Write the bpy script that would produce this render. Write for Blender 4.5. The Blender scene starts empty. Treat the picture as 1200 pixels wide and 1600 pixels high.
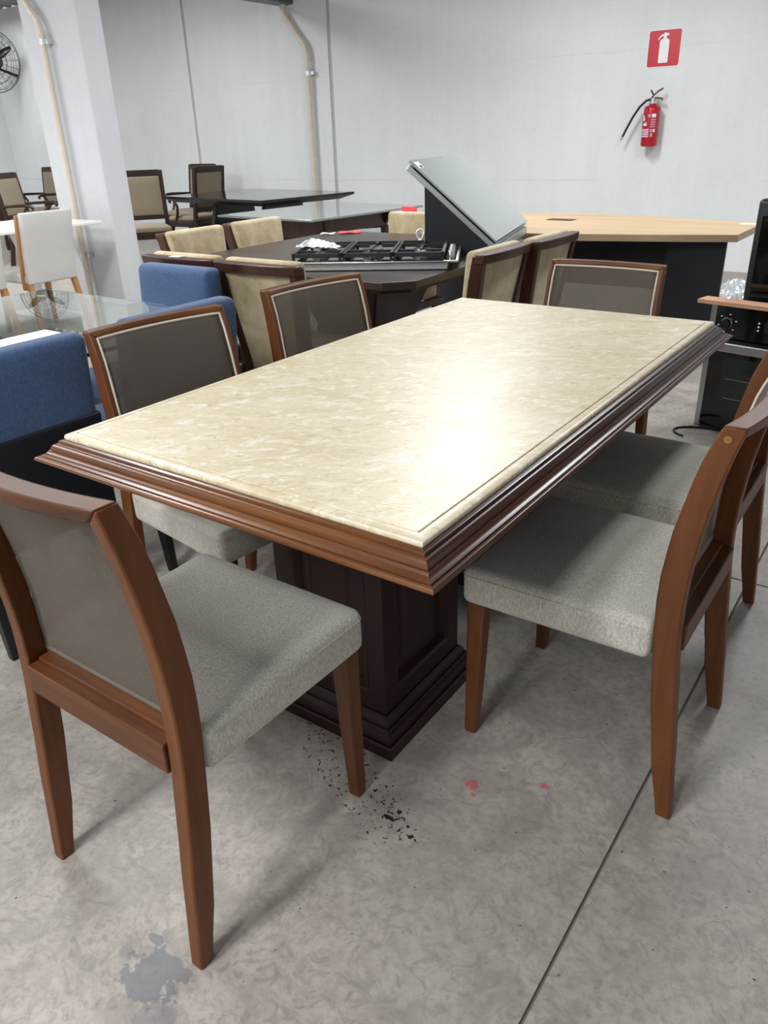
import bpy, bmesh, math, random
from mathutils import Vector, Matrix
random.seed(7)
SC = bpy.context.scene
COL = SC.collection
PI = math.pi

# ------------------------------------------------------------------ camera
def make_camera():
    yaw, pitch, roll = -0.62745, 0.45694, -0.03382
    f = Vector((math.sin(yaw)*math.cos(pitch), math.cos(yaw)*math.cos(pitch), -math.sin(pitch)))
    r = Vector((math.cos(yaw), -math.sin(yaw), 0)); u = r.cross(f)
    c, s = math.cos(roll), math.sin(roll)
    r2, u2 = c*r + s*u, -s*r + c*u
    cam = bpy.data.cameras.new('camera'); o = bpy.data.objects.new('camera', cam)
    COL.objects.link(o)
    cam.sensor_fit = 'HORIZONTAL'; cam.sensor_width = 36.0; cam.lens = 1193.0/1200.0*36.0
    cam.clip_start = 0.05; cam.clip_end = 100
    o.matrix_world = Matrix(((r2.x, u2.x, -f.x, 0.97957), (r2.y, u2.y, -f.y, -0.83404), (r2.z, u2.z, -f.z, 1.30001), (0, 0, 0, 1)))
    SC.camera = o
make_camera()

# ------------------------------------------------------------------ world, exposure
W = bpy.data.worlds.new('world'); SC.world = W; W.use_nodes = True
W.node_tree.nodes['Background'].inputs[0].default_value = (0.90, 0.95, 1.0, 1)
W.node_tree.nodes['Background'].inputs[1].default_value = 0.62
SC.view_settings.view_transform = 'Standard'; SC.view_settings.look = 'None'
SC.view_settings.gamma = 1.0; SC.view_settings.use_curve_mapping = False
SC.view_settings.exposure = 0.07
CEIL = 3.30
# unseen ceiling lamps placed for their light: x, y, watts (built with their housings further down)
LAMPS = [(-4.4, -1.8), (-3.0, 1.1), (-2.1, 4.6), (-7.2, -2.2), (-7.2, 1.1), (-7.2, 4.4), (-11.2, 1.1), (-11.8, 6.1), (-0.3, -2.5), (0.5, -3.8), (0.5, 4.2)]
LAMP_W = 92.0

# ------------------------------------------------------------------ mesh helpers
class MB:
    def __init__(s): s.v = []; s.f = []
    def add(s, vs, fs):
        n = len(s.v); s.v += [tuple(p) for p in vs]; s.f += [tuple(i+n for i in q) for q in fs]; return s
    def box(s, x0, x1, y0, y1, z0, z1):
        return s.add([(x0,y0,z0),(x1,y0,z0),(x1,y1,z0),(x0,y1,z0),(x0,y0,z1),(x1,y0,z1),(x1,y1,z1),(x0,y1,z1)],
                     [(0,3,2,1),(4,5,6,7),(0,1,5,4),(1,2,6,5),(2,3,7,6),(3,0,4,7)])
    def loops(s, ls, close=False, cap=True):
        """skin a list of equal-length vertex loops"""
        n = len(ls[0]); m = len(ls); b = len(s.v)
        for l in ls: s.v += [tuple(p) for p in l]
        for i in range(m if close else m-1):
            for j in range(n):
                a, c = b+i*n, b+((i+1) % m)*n
                s.f.append((a+j, a+(j+1) % n, c+(j+1) % n, c+j))
        if cap and not close:
            s.f.append(tuple(b+j for j in reversed(range(n)))); s.f.append(tuple(b+(m-1)*n+j for j in range(n)))
        return s
    def tube(s, pts, r, n=10, close=False):
        pts = [Vector(p) for p in pts]; m = len(pts); ls = []
        t0 = None; up = None
        for i, p in enumerate(pts):
            if close: t = (pts[(i+1) % m]-pts[i-1]).normalized()
            else: t = (pts[min(i+1, m-1)]-pts[max(i-1, 0)]).normalized()
            if up is None:
                up = Vector((0,0,1)) if abs(t.z) < .9 else Vector((1,0,0))
            a = t.cross(up).normalized(); up = a.cross(t).normalized()
            rr = r[i] if isinstance(r, (list, tuple)) else r
            ls.append([p + rr*(math.cos(k*2*PI/n)*a + math.sin(k*2*PI/n)*up) for k in range(n)])
        return s.loops(ls, close)
    def lathe(s, prof, n=24, c=(0,0,0)):
        ls = [[(c[0]+r*math.cos(k*2*PI/n), c[1]+r*math.sin(k*2*PI/n), c[2]+z) for k in range(n)] for r, z in prof]
        return s.loops(ls)
    def prism(s, poly, z0, z1):
        n = len(poly)
        return s.add([(x,y,z0) for x,y in poly]+[(x,y,z1) for x,y in poly],
                     [tuple(reversed(range(n))), tuple(range(n,2*n))]+[(i,(i+1)%n,n+(i+1)%n,n+i) for i in range(n)])
    def rbox(s, x0, x1, y0, y1, z0, z1, r, n=3, mid=4, crown=0.0, fn=None):
        """rounded box; crown lifts the middle of the top; fn reshapes each point"""
        def axis(a, b):
            k = [a + r*(1-math.cos(i*PI/2/n)) for i in range(n)]
            return k + [a+r+(b-a-2*r)*i/mid for i in range(mid+1)] + [a+b-t for t in reversed(k)]
        X, Y, Z = axis(x0,x1), axis(y0,y1), axis(z0,z1)
        cx, cy = (x0+x1)/2, (y0+y1)/2
        idx = {}; b = len(s.v)
        def vid(i,j,k):
            key = (i,j,k)
            if key not in idx:
                p = Vector((X[i],Y[j],Z[k]))
                q = Vector((min(max(p.x,x0+r),x1-r), min(max(p.y,y0+r),y1-r), min(max(p.z,z0+r),z1-r)))
                d = p-q
                if d.length > 1e-9: p = q + d.normalized()*r
                if crown and p.z > (z0+z1)/2:
                    u, w = (p.x-cx)/(x1-x0)*2, (p.y-cy)/(y1-y0)*2
                    p.z += crown*(1-u*u)*(1-w*w)*(p.z-(z0+z1)/2)/((z1-z0)/2)
                if fn: p = Vector(fn(p))
                idx[key] = len(s.v); s.v.append(tuple(p))
            return idx[key]
        nx, ny, nz = len(X), len(Y), len(Z)
        for i in range(nx-1):
            for j in range(ny-1):
                s.f.append((vid(i,j,0),vid(i,j+1,0),vid(i+1,j+1,0),vid(i+1,j,0)))
                s.f.append((vid(i,j,nz-1),vid(i+1,j,nz-1),vid(i+1,j+1,nz-1),vid(i,j+1,nz-1)))
        for i in range(nx-1):
            for k in range(nz-1):
                s.f.append((vid(i,0,k),vid(i+1,0,k),vid(i+1,0,k+1),vid(i,0,k+1)))
                s.f.append((vid(i,ny-1,k),vid(i,ny-1,k+1),vid(i+1,ny-1,k+1),vid(i+1,ny-1,k)))
        for j in range(ny-1):
            for k in range(nz-1):
                s.f.append((vid(0,j,k),vid(0,j,k+1),vid(0,j+1,k+1),vid(0,j+1,k)))
                s.f.append((vid(nx-1,j,k),vid(nx-1,j+1,k),vid(nx-1,j+1,k+1),vid(nx-1,j,k+1)))
        return s
    def rect_sweep(s, x0, x1, y0, y1, prof):
        """closed mitred moulding round a rectangle; prof = (offset outwards, z)"""
        ls = []
        for sx, sy in ((0,0),(1,0),(1,1),(0,1)):
            ls.append([((x1+o) if sx else (x0-o), (y1+o) if sy else (y0-o), z) for o, z in prof])
        return s.loops(ls, close=True)
    def xf(s, M):
        s.v = [tuple(M @ Vector(p)) for p in s.v]; return s
    def build(s, name, mat, parent=None, smooth=None, bevel=0, seg=2):
        me = bpy.data.meshes.new(name); me.from_pydata(s.v, [], s.f)
        bm = bmesh.new(); bm.from_mesh(me); bmesh.ops.recalc_face_normals(bm, faces=bm.faces); bm.to_mesh(me); bm.free()
        if smooth is not None:
            me.polygons.foreach_set('use_smooth', [True]*len(me.polygons)); me.set_sharp_from_angle(angle=math.radians(smooth))
        me.materials.append(mat); me.update()
        o = bpy.data.objects.new(name, me); COL.objects.link(o)
        if parent: o.parent = parent
        if bevel:
            m = o.modifiers.new('bevel', 'BEVEL'); m.width = bevel; m.segments = seg; m.limit_method = 'ANGLE'; m.angle_limit = math.radians(35)
            m.harden_normals = False
        return o

def tag(o, label, cat, group=None):
    o['label'] = label; o['category'] = cat
    if group: o['group'] = group
    return o
def thing(name, label, cat, loc=(0,0,0), rz=0, group=None):
    o = bpy.data.objects.new(name, None); COL.objects.link(o); o.empty_display_size = .1
    o.location = loc; o.rotation_euler = (0,0,rz); return tag(o, label, cat, group)
def struct(o): o['kind'] = 'structure'; return o
def copy_tree(o, parent=None):
    c = o.copy(); COL.objects.link(c); c.parent = parent
    for ch in list(o.children): copy_tree(ch, c)
    return c
def place(o, loc, rz, label=None):
    o.location = loc; o.rotation_euler = (0,0,rz)
    if label: o['label'] = label
    return o
R = math.radians

# ------------------------------------------------------------------ materials
def S(h):
    c = [int(h[i:i+2],16)/255 for i in (0,2,4)]
    return tuple((x/12.92 if x <= .04045 else ((x+.055)/1.055)**2.4) for x in c) + (1,)
class NT:
    def __init__(s, name):
        s.m = bpy.data.materials.new(name); s.m.use_nodes = True; s.t = s.m.node_tree; s.n = s.t.nodes
        s.b = s.n['Principled BSDF']; s.out = s.n['Material Output']
    def node(s, typ, **k):
        nd = s.n.new(typ)
        for a, v in k.items():
            if a in nd.inputs.keys() if isinstance(a, str) else False: pass
            setattr(nd, a, v)
        return nd
    def link(s, a, b): s.t.links.new(a, b)
    def setb(s, **k):
        for a, v in k.items(): s.b.inputs[a.replace('_',' ')].default_value = v
    def coord(s, scale=(1,1,1), rot=(0,0,0), loc=(0,0,0), kind='Object'):
        tc = s.n.new('ShaderNodeTexCoord'); mp = s.n.new('ShaderNodeMapping')
        mp.inputs['Scale'].default_value = scale; mp.inputs['Rotation'].default_value = rot; mp.inputs['Location'].default_value = loc
        s.link(tc.outputs[kind], mp.inputs['Vector']); return mp.outputs[0]
    def noise(s, vec, scale, detail=4, rough=.5, dist=0):
        n = s.n.new('ShaderNodeTexNoise'); n.inputs['Scale'].default_value = scale; n.inputs['Detail'].default_value = detail
        n.inputs['Roughness'].default_value = rough; n.inputs['Distortion'].default_value = dist
        if vec is not None: s.link(vec, n.inputs['Vector'])
        return n.outputs[0]
    def ramp(s, fac, stops):
        r = s.n.new('ShaderNodeValToRGB'); e = r.color_ramp.elements
        while len(e) < len(stops): e.new(.5)
        for el, (p, c) in zip(e, stops):
            el.position = p; el.color = c if len(c) == 4 else tuple(c)+(1,)
        s.link(fac, r.inputs[0]); return r.outputs[0]
    def mix(s, fac, a, b, typ='MIX'):
        m = s.n.new('ShaderNodeMix'); m.data_type = 'RGBA'; m.blend_type = typ
        for i, x in ((0, fac), (6, a), (7, b)):
            if hasattr(x, 'is_linked'): s.link(x, m.inputs[i])
            else: m.inputs[i].default_value = x
        return m.outputs[2]
    def math(s, op, a, b=0.0, c=None):
        m = s.n.new('ShaderNodeMath'); m.operation = op
        for i, x in enumerate((a, b) if c is None else (a, b, c)):
            if hasattr(x, 'is_linked'): s.link(x, m.inputs[i])
            else: m.inputs[i].default_value = x
        return m.outputs[0]
    def bump(s, h, strength=.2, dist=.001):
        b = s.n.new('ShaderNodeBump'); b.inputs['Strength'].default_value = strength; b.inputs['Distance'].default_value = dist
        s.link(h, b.inputs['Height']); s.link(b.outputs[0], s.b.inputs['Normal'])
    def base(s, c): s.link(c, s.b.inputs['Base Color'])

def plain(name, col, rough=.5, metal=0.0, var=.06, scale=12, **k):
    t = NT(name); c = S(col); v = t.coord()
    f = t.noise(v, scale, 3)
    lo = tuple(x*(1-var) for x in c[:3])+(1,); hi = tuple(min(1,x*(1+var)) for x in c[:3])+(1,)
    t.base(t.ramp(f, [(.3, lo), (.7, hi)])); t.setb(Roughness=rough, Metallic=metal, **k); return t.m
def wood(name, dark, light, rough=.32, axis=2, scale=9, coat=.25, fine=.22, bump=.05):
    t = NT(name); sc = [1.0,1.0,1.0]; sc[axis] = .08
    v = t.coord(scale=tuple(sc)); n1 = t.noise(v, scale, 5, .6, .6); n2 = t.noise(v, scale*9, 3, .6)
    big = t.noise(t.coord(), 2.2, 2)
    f = t.math('ADD', t.math('MULTIPLY', n1, .6), t.math('ADD', t.math('MULTIPLY', n2, fine), t.math('MULTIPLY', big, .2)))
    t.base(t.ramp(f, [(.36, S(dark)), (.70, S(light))]))
    t.setb(Roughness=rough, Coat_Weight=coat, Coat_Roughness=.2, Specular_IOR_Level=.35); t.bump(n2, bump, .0004); return t.m
def fabric(name, a, b, scale=420, rough=.95, bump=.5):
    t = NT(name); v = t.coord()
    n = t.noise(v, scale, 2, .7); w = t.noise(t.coord(scale=(1,1,.35)), scale*.45, 2, .6); big = t.noise(v, 5, 2)
    f = t.math('ADD', t.math('MULTIPLY', n, .5), t.math('ADD', t.math('MULTIPLY', w, .35), t.math('MULTIPLY', big, .15)))
    t.base(t.ramp(f, [(.40, S(a)), (.60, S(b))])); t.setb(Roughness=rough, Sheen_Weight=.15); t.bump(f, bump, .0015); return t.m

M = {}
M['chair_wood'] = wood('chair wood', '43220d', '784722', .42, 2, 7, .0)
M['rail_wood'] = wood('rail wood', '43220d', '804e26', .42, 0, 7, .0)
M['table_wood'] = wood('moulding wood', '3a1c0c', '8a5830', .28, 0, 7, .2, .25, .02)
M['table_wood_y_shaded'] = wood('moulding wood lengthwise shaded', '34190f', '5c3522', .3, 1, 4, .15, .05, .0)  # long sides coloured darker than the ends, their shade put into the wood
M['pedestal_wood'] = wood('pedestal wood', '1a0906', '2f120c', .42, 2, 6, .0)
M['seat_fabric'] = fabric('seat weave', '9a958a', 'd2cdc1', 620)
M['blue_fabric'] = fabric('blue linen', '2f4566', '4b648b', 560, bump=.25)
M['suede'] = None
M['cream_piping'] = plain('cream piping', 'd8cfbf', .8)
M['black_wood'] = plain('black lacquered wood', '121215', .35)
M['brass_plug'] = plain('wood plug', '8f5f33', .5)

def m_suede():
    t = NT('beige suede'); v = t.coord(); n = t.noise(v, 9, 6, .65, .8); f = t.noise(v, 160, 2)
    t.base(t.ramp(t.math('ADD', t.math('MULTIPLY', n, .8), t.math('MULTIPLY', f, .2)), [(.35, S('a48f6b')), (.65, S('cdbd99'))]))
    t.setb(Roughness=.9, Sheen_Weight=.35); t.bump(n, .25, .003); return t.m
M['suede'] = m_suede()
def m_taupe(): 
    t = NT('taupe cloth'); v = t.coord(); n = t.noise(v, 260, 2)
    t.base(t.ramp(n, [(.35, S('7d705c')), (.65, S('998b74'))])); t.setb(Roughness=.9, Sheen_Weight=.2); return t.m
M['taupe'] = m_taupe()
def m_mesh():
    t = NT('taupe mesh'); v = t.coord(rot=(0, R(38), 0))
    w = t.n.new('ShaderNodeTexWave'); w.wave_type = 'BANDS'; w.bands_direction = 'X'; w.inputs['Scale'].default_value = 56; t.link(v, w.inputs['Vector'])
    n = t.noise(t.coord(), 700, 1)
    f = t.math('ADD', t.math('MULTIPLY', w.outputs[1], .4), t.math('MULTIPLY', n, .6))
    t.base(t.ramp(f, [(.25, S('574e43')), (.75, S('675d51'))])); t.setb(Roughness=.75); t.bump(f, .12, .0006)
    tr = t.n.new('ShaderNodeBsdfTransparent'); mx = t.n.new('ShaderNodeMixShader'); mx.inputs[0].default_value = .30
    t.link(t.b.outputs[0], mx.inputs[1]); t.link(tr.outputs[0], mx.inputs[2]); t.link(mx.outputs[0], t.out.inputs[0]); return t.m
M['mesh'] = m_mesh()
def m_stone():
    t = NT('cream marble'); v = t.coord()
    def sv(ang, st):
        a = t.coord(rot=(0,0,R(-ang))); mp = t.n.new('ShaderNodeMapping'); mp.inputs['Scale'].default_value = (1, st, 1); t.link(a, mp.inputs['Vector']); return mp.outputs[0]
    n1 = t.noise(sv(40, 1.6), 4.5, 6, .6, .9); n2 = t.noise(sv(34, 2.0), 17, 7, .68, 1.3); n3 = t.noise(sv(42, 2.2), 40, 5, .65, 1.0); n4 = t.noise(sv(28, 1.8), 75, 3, .6, .8)
    c = t.ramp(n1, [(.3, S('d2c29e')), (.5, S('dbcdad')), (.72, S('e4d9c0'))])
    c = t.mix(t.math('MULTIPLY', t.ramp(n2, [(.51, (0,0,0)), (.625, (1,1,1))]), .75), c, S('f4eddd'))
    c = t.mix(t.math('MULTIPLY', t.ramp(n3, [(.36, (1,1,1)), (.46, (0,0,0))]), .6), c, S('bda77c'))
    c = t.mix(t.math('MULTIPLY', t.ramp(n4, [(.62, (0,0,0)), (.70, (1,1,1))]), .7), c, S('f6f2e6'))
    sp = t.noise(v, 110, 2, .5); c = t.mix(t.ramp(sp, [(.235, (1,1,1)), (.265, (0,0,0))]), c, S('8a7350'))
    t.base(c); t.setb(Roughness=.36, Coat_Weight=.12, Coat_Roughness=.3); return t.m
M['stone'] = m_stone()
def m_floor():
    t = NT('polished concrete'); tc = t.n.new('ShaderNodeNewGeometry'); P = tc.outputs['Position']
    n1 = t.noise(P, 1.1, 6, .62, .6); n2 = t.noise(P, 6, 8, .7, 1.0); n3 = t.noise(P, 45, 5, .7)
    c = t.ramp(n1, [(.32, S('a29b93')), (.5, S('ada59c')), (.68, S('b8b0a6'))])
    c = t.mix(t.math('MULTIPLY', t.ramp(n2, [(.40, (1,1,1)), (.58, (0,0,0))]), .75), c, S('8f8780'))
    c = t.mix(t.math('MULTIPLY', t.ramp(n3, [(.38, (1,1,1)), (.55, (0,0,0))]), .35), c, S('7d7771'))
    n5 = t.noise(P, 16, 6, .7, 3.2); c = t.mix(t.math('MULTIPLY', t.ramp(n5, [(.36, (1,1,1)), (.5, (0,0,0))]), .55), c, S('7d766f'))
    sep = t.n.new('ShaderNodeSeparateXYZ'); t.link(P, sep.inputs[0]); X, Y = sep.outputs[0], sep.outputs[1]
    wob = t.noise(P, 26, 4, .6)
    def blob(x, y, rx, ry, ang=0, amp=1.1, soft=.25, nz=wob):
        ca, sa = math.cos(ang), math.sin(ang)
        dx, dy = t.math('SUBTRACT', X, x), t.math('SUBTRACT', Y, y)
        u = t.math('DIVIDE', t.math('ADD', t.math('MULTIPLY', dx, ca), t.math('MULTIPLY', dy, sa)), rx)
        w = t.math('DIVIDE', t.math('SUBTRACT', t.math('MULTIPLY', dy, ca), t.math('MULTIPLY', dx, sa)), ry)
        d = t.math('SQRT', t.math('ADD', t.math('MULTIPLY', u, u), t.math('MULTIPLY', w, w)))
        d = t.math('ADD', d, t.math('MULTIPLY', t.math('SUBTRACT', nz, .5), amp*2))
        return t.ramp(d, [(max(0, 1-soft)/2, (1,1,1)), (.5, (0,0,0))]) if False else t.math('SMOOTH_MIN', 1.0, t.math('MAXIMUM', 0.0, t.math('DIVIDE', t.math('SUBTRACT', 1.0, d), soft)), .01)
    # grey cement patch and its small satellites
    for (x, y, rx, ry, k) in ((.135,-.405,.062,.05,.75), (.085,-.355,.02,.008,.75), (.06,-.40,.014,.012,.35), (.02,-.45,.02,.014,.3), (.20,-.445,.04,.03,.35)):
        c = t.mix(t.math('MULTIPLY', blob(x, y, rx, ry, 0, 1.15, .12), k), c, S('707076'))
    # black paint spatter beside the pedestal
    sp = t.noise(P, 95, 3, .55); area = blob(.16, .16, .30, .085, R(-24), .5, .9)
    dots = t.math('MULTIPLY', t.ramp(sp, [(.60, (0,0,0)), (.63, (1,1,1))]), t.math('GREATER_THAN', area, .22))
    c = t.mix(dots, c, S('1d1d1e'))
    core = blob(.30, .11, .07, .03, R(-30), .5, .9); sp2 = t.noise(P, 60, 3, .55)
    c = t.mix(t.math('MULTIPLY', t.ramp(sp2, [(.55, (0,0,0)), (.58, (1,1,1))]), t.math('GREATER_THAN', core, .25)), c, S('1d1d1e'))
    # red chalk marks
    rd = t.noise(P, 150, 3)
    for (x, y, r) in ((.385,.285,.018), (.40,.26,.007), (.52,.37,.011)):
        c = t.mix(t.math('MULTIPLY', blob(x, y, r, r*.8, 0, .8, .3, rd), .75), c, S('b8544e'))
    # old scuffs
    sc = t.noise(P, 14, 6, .7, 2.0); for_area = blob(.58, .35, .22, .12, R(40), .6, .9)
    c = t.mix(t.math('MULTIPLY', t.math('MULTIPLY', t.ramp(sc, [(.5, (0,0,0)), (.62, (1,1,1))]), for_area), .5), c, S('7b766f'))
    dk = t.noise(P, 70, 1); c = t.mix(t.ramp(dk, [(.215, (1,1,1)), (.235, (0,0,0))]), c, S('4a4642'))
    t.base(c); t.link(t.ramp(n2, [(.3, (.42,)*3), (.7, (.6,)*3)]), t.b.inputs['Roughness']); t.bump(n3, .12, .001); return t.m
M['floor'] = m_floor()
M['joint'] = plain('joint filler', '6e6862', .9)
def m_wall(name, a, b, joints=True):
    t = NT(name); g = t.n.new('ShaderNodeNewGeometry'); P = g.outputs['Position']
    n1 = t.noise(P, .7, 5, .6); n2 = t.noise(P, 14, 4, .6)
    st = t.noise(t.coord(scale=(3,3,.12), kind='Object'), 2.2, 5, .65)
    f = t.math('ADD', t.math('MULTIPLY', n1, .55), t.math('ADD', t.math('MULTIPLY', n2, .2), t.math('MULTIPLY', st, .25)))
    c = t.ramp(f, [(.36, S(a)), (.62, S(b))])
    # casting joints at 0.82 m and 1.97 m, wandering a little
    sep = t.n.new('ShaderNodeSeparateXYZ'); t.link(P, sep.inputs[0]); w = t.noise(P, 1.6, 5, .6)
    wz = t.math('ADD', sep.outputs[2], t.math('MULTIPLY', t.math('SUBTRACT', w, .5), .06))
    for z, k in (((.82, .35), (1.97, .12)) if joints else ()):
        d = t.math('ABSOLUTE', t.math('SUBTRACT', wz, z)); m = t.math('MULTIPLY', t.math('MULTIPLY', t.math('LESS_THAN', d, .006), t.ramp(n1, [(.42,(0,0,0)),(.6,(1,1,1))])), k)
        c = t.mix(m, c, S('a7abaa'))
    t.base(c); t.setb(Roughness=.85); t.bump(n2, .1, .004); return t.m
M['wall'] = m_wall('painted concrete wall', 'd8dcdb', 'e5e8e7')
M['column'] = m_wall('painted concrete column', 'c6c8cb', 'd0d2d5', False)
M['joint_wall'] = plain('wall joint sealant', 'b9bcbc', .9)
M['ceiling'] = plain('corrugated roof sheet', '8d8b93', .5)
M['pvc'] = plain('tan pvc pipe', 'd6cbbb', .4)
M['zinc'] = plain('galvanised strap', 'cfd3d4', .3, 1.0)
M['gutter'] = plain('grey steel gutter', '5d6468', .45, .4)
M['steel'] = plain('brushed steel', 'b9bcbd', .3, 1.0, .03, 40)
M['steel_light'] = plain('satin steel sheet', 'c4c8c9', .42, .9, .03, 40)
M['black'] = plain('black plastic', '0c0d10', .4)
M['black_gloss'] = plain('black oven glass', '08090b', .06, Specular_IOR_Level=.6)
M['iron'] = plain('cast iron', '232427', .5)
M['white'] = plain('white print', 'eeeeec', .5, var=.02)
M['paper'] = plain('white paper', 'f1f0ee', .8, var=.02)
M['red'] = plain('signal red', 'c4202c', .3)
M['red_paint'] = plain('red enamel', 'b01724', .22)
M['pink'] = plain('coral tag', 'f0505c', .7)
M['hose'] = plain('black rubber', '0b0b0c', .45)
M['navy_black'] = plain('dark navy panel', '11141f', .5)
M['hood_black'] = plain('black hood side', '0a0c12', .55)
M['hood_front'] = plain('grey glass front', '9fa7a9', .18, 0.0, .02, Coat_Weight=.5)
M['oak'] = wood('pale oak laminate', 'a58c6c', 'c2aa88', .5, 0, 5, 0)
M['oak_edge'] = wood('pale oak edge', '9c8364', 'bda27d', .55, 0, 5, 0)
M['walnut_top'] = wood('dark walnut top', '2c231e', '4a3d35', .35, 0, 6, .2)
M['walnut'] = wood('dark walnut frame', '30180f', '4f2a1b', .38, 2, 6, .2)
M['dark_wood'] = wood('dark mahogany', '1f120d', '3a2319', .4, 2, 7, .2)
M['beech'] = wood('natural oak leg', '8a5d36', 'b98752', .5, 2, 8, 0)
M['red_oak'] = wood('raw board', 'a5785e', 'cfa68a', .7, 0, 9, 0)
M['white_cloth'] = plain('white leatherette', 'c2c1bd', .55, var=.03)
M['white_lacquer'] = plain('white lacquer', 'e4e2de', .3, var=.02)
M['black_top'] = plain('black glass top', '17181b', .08, Specular_IOR_Level=.6)
M['smoked'] = plain('smoked grey glass top', '7c807f', .07, Specular_IOR_Level=.7)
M['cloth_white'] = plain('white rag', 'e6e8ea', .75, var=.04)
M['led'] = None
def m_led():
    t = NT('lamp diffuser'); t.setb(Emission_Strength=2.5); t.b.inputs['Emission Color'].default_value = (.95,.98,1,1); return t.m
M['led'] = m_led()
def m_glass():
    t = NT('clear table glass'); t.setb(Base_Color=(.86,.94,.91,1), Roughness=.0, IOR=1.5, Transmission_Weight=1.0); return t.m
M['glass'] = m_glass()
def m_plastic():
    t = NT('clear packing film'); t.setb(Base_Color=(.82,.85,.86,1), Roughness=.12, Metallic=.55); return t.m
M['film'] = m_plastic()

# ------------------------------------------------------------------ setting
XL, XR, YN, YB = -12.8, 5.2, -4.5, 7.5
fl = struct(MB().box(XL, XR, YN, YB, -.12, -.007).build('floor', M['joint']))
xs = [XL, -11.3, -8.3, -5.3, -2.3, .70, 3.7, XR]; ys = [YN, -1.5, 1.5, 4.5, YB]; g = .003
for i in range(len(xs)-1):
    for j in range(len(ys)-1):
        MB().box(xs[i]+g, xs[i+1]-g, ys[j]+g, ys[j+1]-g, -.0075, 0).build('slab', M['floor'], fl, bevel=.0015)
wb = struct(MB().box(XL-.2, XR, YB+.018, YB+.2, 0, CEIL).build('wall_back', M['joint_wall']))
for a, b in ((XL, -8.125), (-8.075, -5.665), (-5.61, XR)):
    MB().box(a, b, YB, YB+.02, 0, CEIL).build('panel', M['wall'], wb)
struct(MB().box(XL-.2, XL, YN, YB+.018, 0, CEIL).build('wall_left', M['wall']))
def ceiling():
    m = MB(); n = 0; x = XL; prof = []
    while x < XR:
        prof += [(x, CEIL), (x+.10, CEIL), (x+.13, CEIL+.035), (x+.22, CEIL+.035)]; x += .25
    vs = [(a, YN, z) for a, z in prof]+[(a, YB, z) for a, z in prof]+[(prof[-1][0], YN, CEIL+.15), (prof[0][0], YN, CEIL+.15), (prof[-1][0], YB, CEIL+.15), (prof[0][0], YB, CEIL+.15)]
    k = len(prof)
    m.add(vs, [(i, i+1, k+i+1, k+i) for i in range(k-1)] + [(2*k, 2*k+1, 2*k+3, 2*k+2), (0, k, 2*k+3, 2*k+1), (k-1, 2*k, 2*k+2, 2*k-1)])
    return struct(m.build('ceiling', M['ceiling']))
ceiling()
# concrete column
CX0, CX1, CY0, CY1 = -5.66, -4.93, 3.50, 3.74
col = struct(MB().box(CX0, CX1, CY0, CY1, 0, CEIL).build('wall_pier', M['column'], bevel=.012))
# roof gutters that feed the pipes
def gutter(x0, y0, y1, z, label):
    t = thing('roof_gutter', label, 'gutter', (x0, (y0+y1)/2, z))
    m = MB(); L = (y1-y0)/2; w = .11
    prof = [(-w,.12),(-w,0),(w,0),(w,.12),(w-.012,.12),(w-.012,.012),(-w+.012,.012),(-w+.012,.12)]
    m.loops([[(a, -L, b) for a, b in prof], [(a, L, b) for a, b in prof]]).build('channel', M['gutter'], t)
    for s in (-1, 1): MB().box(-w, w, s*L-.006, s*L+.006, 0, .12).build('end_cap', M['gutter'], t)
    for k in range(3):
        y = -L+L*(k+.5)*2/3; MB().box(-.012, .012, y-.012, y+.012, .012, CEIL-z).build('hanger', M['zinc'], t)
    return t
gutter(-6.27, 4.3, 7.49, 2.76, 'grey steel gutter ending above the bent pipe on the white wall')
gutter(-5.60, -3.0, 3.49, 2.62, 'grey steel gutter ending above the pipe on the square column')
def pipe(name, pts, r, strap_z, label, y_wall):
    t = thing(name, label, 'pipe', (pts[0][0], pts[0][1], 0)); o = Vector(t.location)
    pp = []
    for i, p in enumerate(pts):                                   # round the bends
        p = Vector(p)
        if 0 < i < len(pts)-1:
            a, b = Vector(pts[i-1]), Vector(pts[i+1])
            d1, d2 = (a-p).normalized()*.06, (b-p).normalized()*.06
            for k in range(6):
                u = k/5; pp.append((p+d1)*(1-u)**2 + p*2*u*(1-u) + (p+d2)*u*u)
        else: pp.append(p)
    MB().tube([p-o for p in pp], r, 16).build('pipe', M['pvc'], t, 60)
    for i in range(1, len(pts)-1):
        p = Vector(pts[i])-o; d = (Vector(pts[i-1])-Vector(pts[i])).normalized()
        MB().tube([p+d*.055, p+d*.12], r*1.14, 16).build('elbow_collar', M['pvc'], t, 60)
        d = (Vector(pts[i+1])-Vector(pts[i])).normalized()
        MB().tube([p+d*.055, p+d*.12], r*1.14, 16).build('elbow_collar', M['pvc'], t, 60)
    for z in strap_z:
        x, y = pts[-1][0]-o.x, pts[-1][1]-o.y
        s = MB().tube([(x, y, z-.022), (x, y, z+.022)], r*1.12, 16).build('strap', M['zinc'], t, 60)
        MB().box(x+r, x+r+.045, y+r*.2, y_wall-o.y-.001, z-.018, z+.018).build('strap_ear', M['zinc'], s)
    return t
pipe('drain_pipe', [(-6.27, 7.43, 2.765), (-6.27, 7.43, 2.67), (-5.94, 7.43, 2.28), (-5.94, 7.43, 0)], .033, (2.02,), 'bent tan drain pipe fixed to the white back wall', 7.5)
pipe('drain_pipe', [(-5.60, 3.445, 2.625), (-5.60, 3.445, 2.50), (-5.34, 3.445, 2.20), (-5.34, 3.445, 0)], .026, (2.06, .43), 'bent tan drain pipe fixed to the square white column', 3.5)
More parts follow.
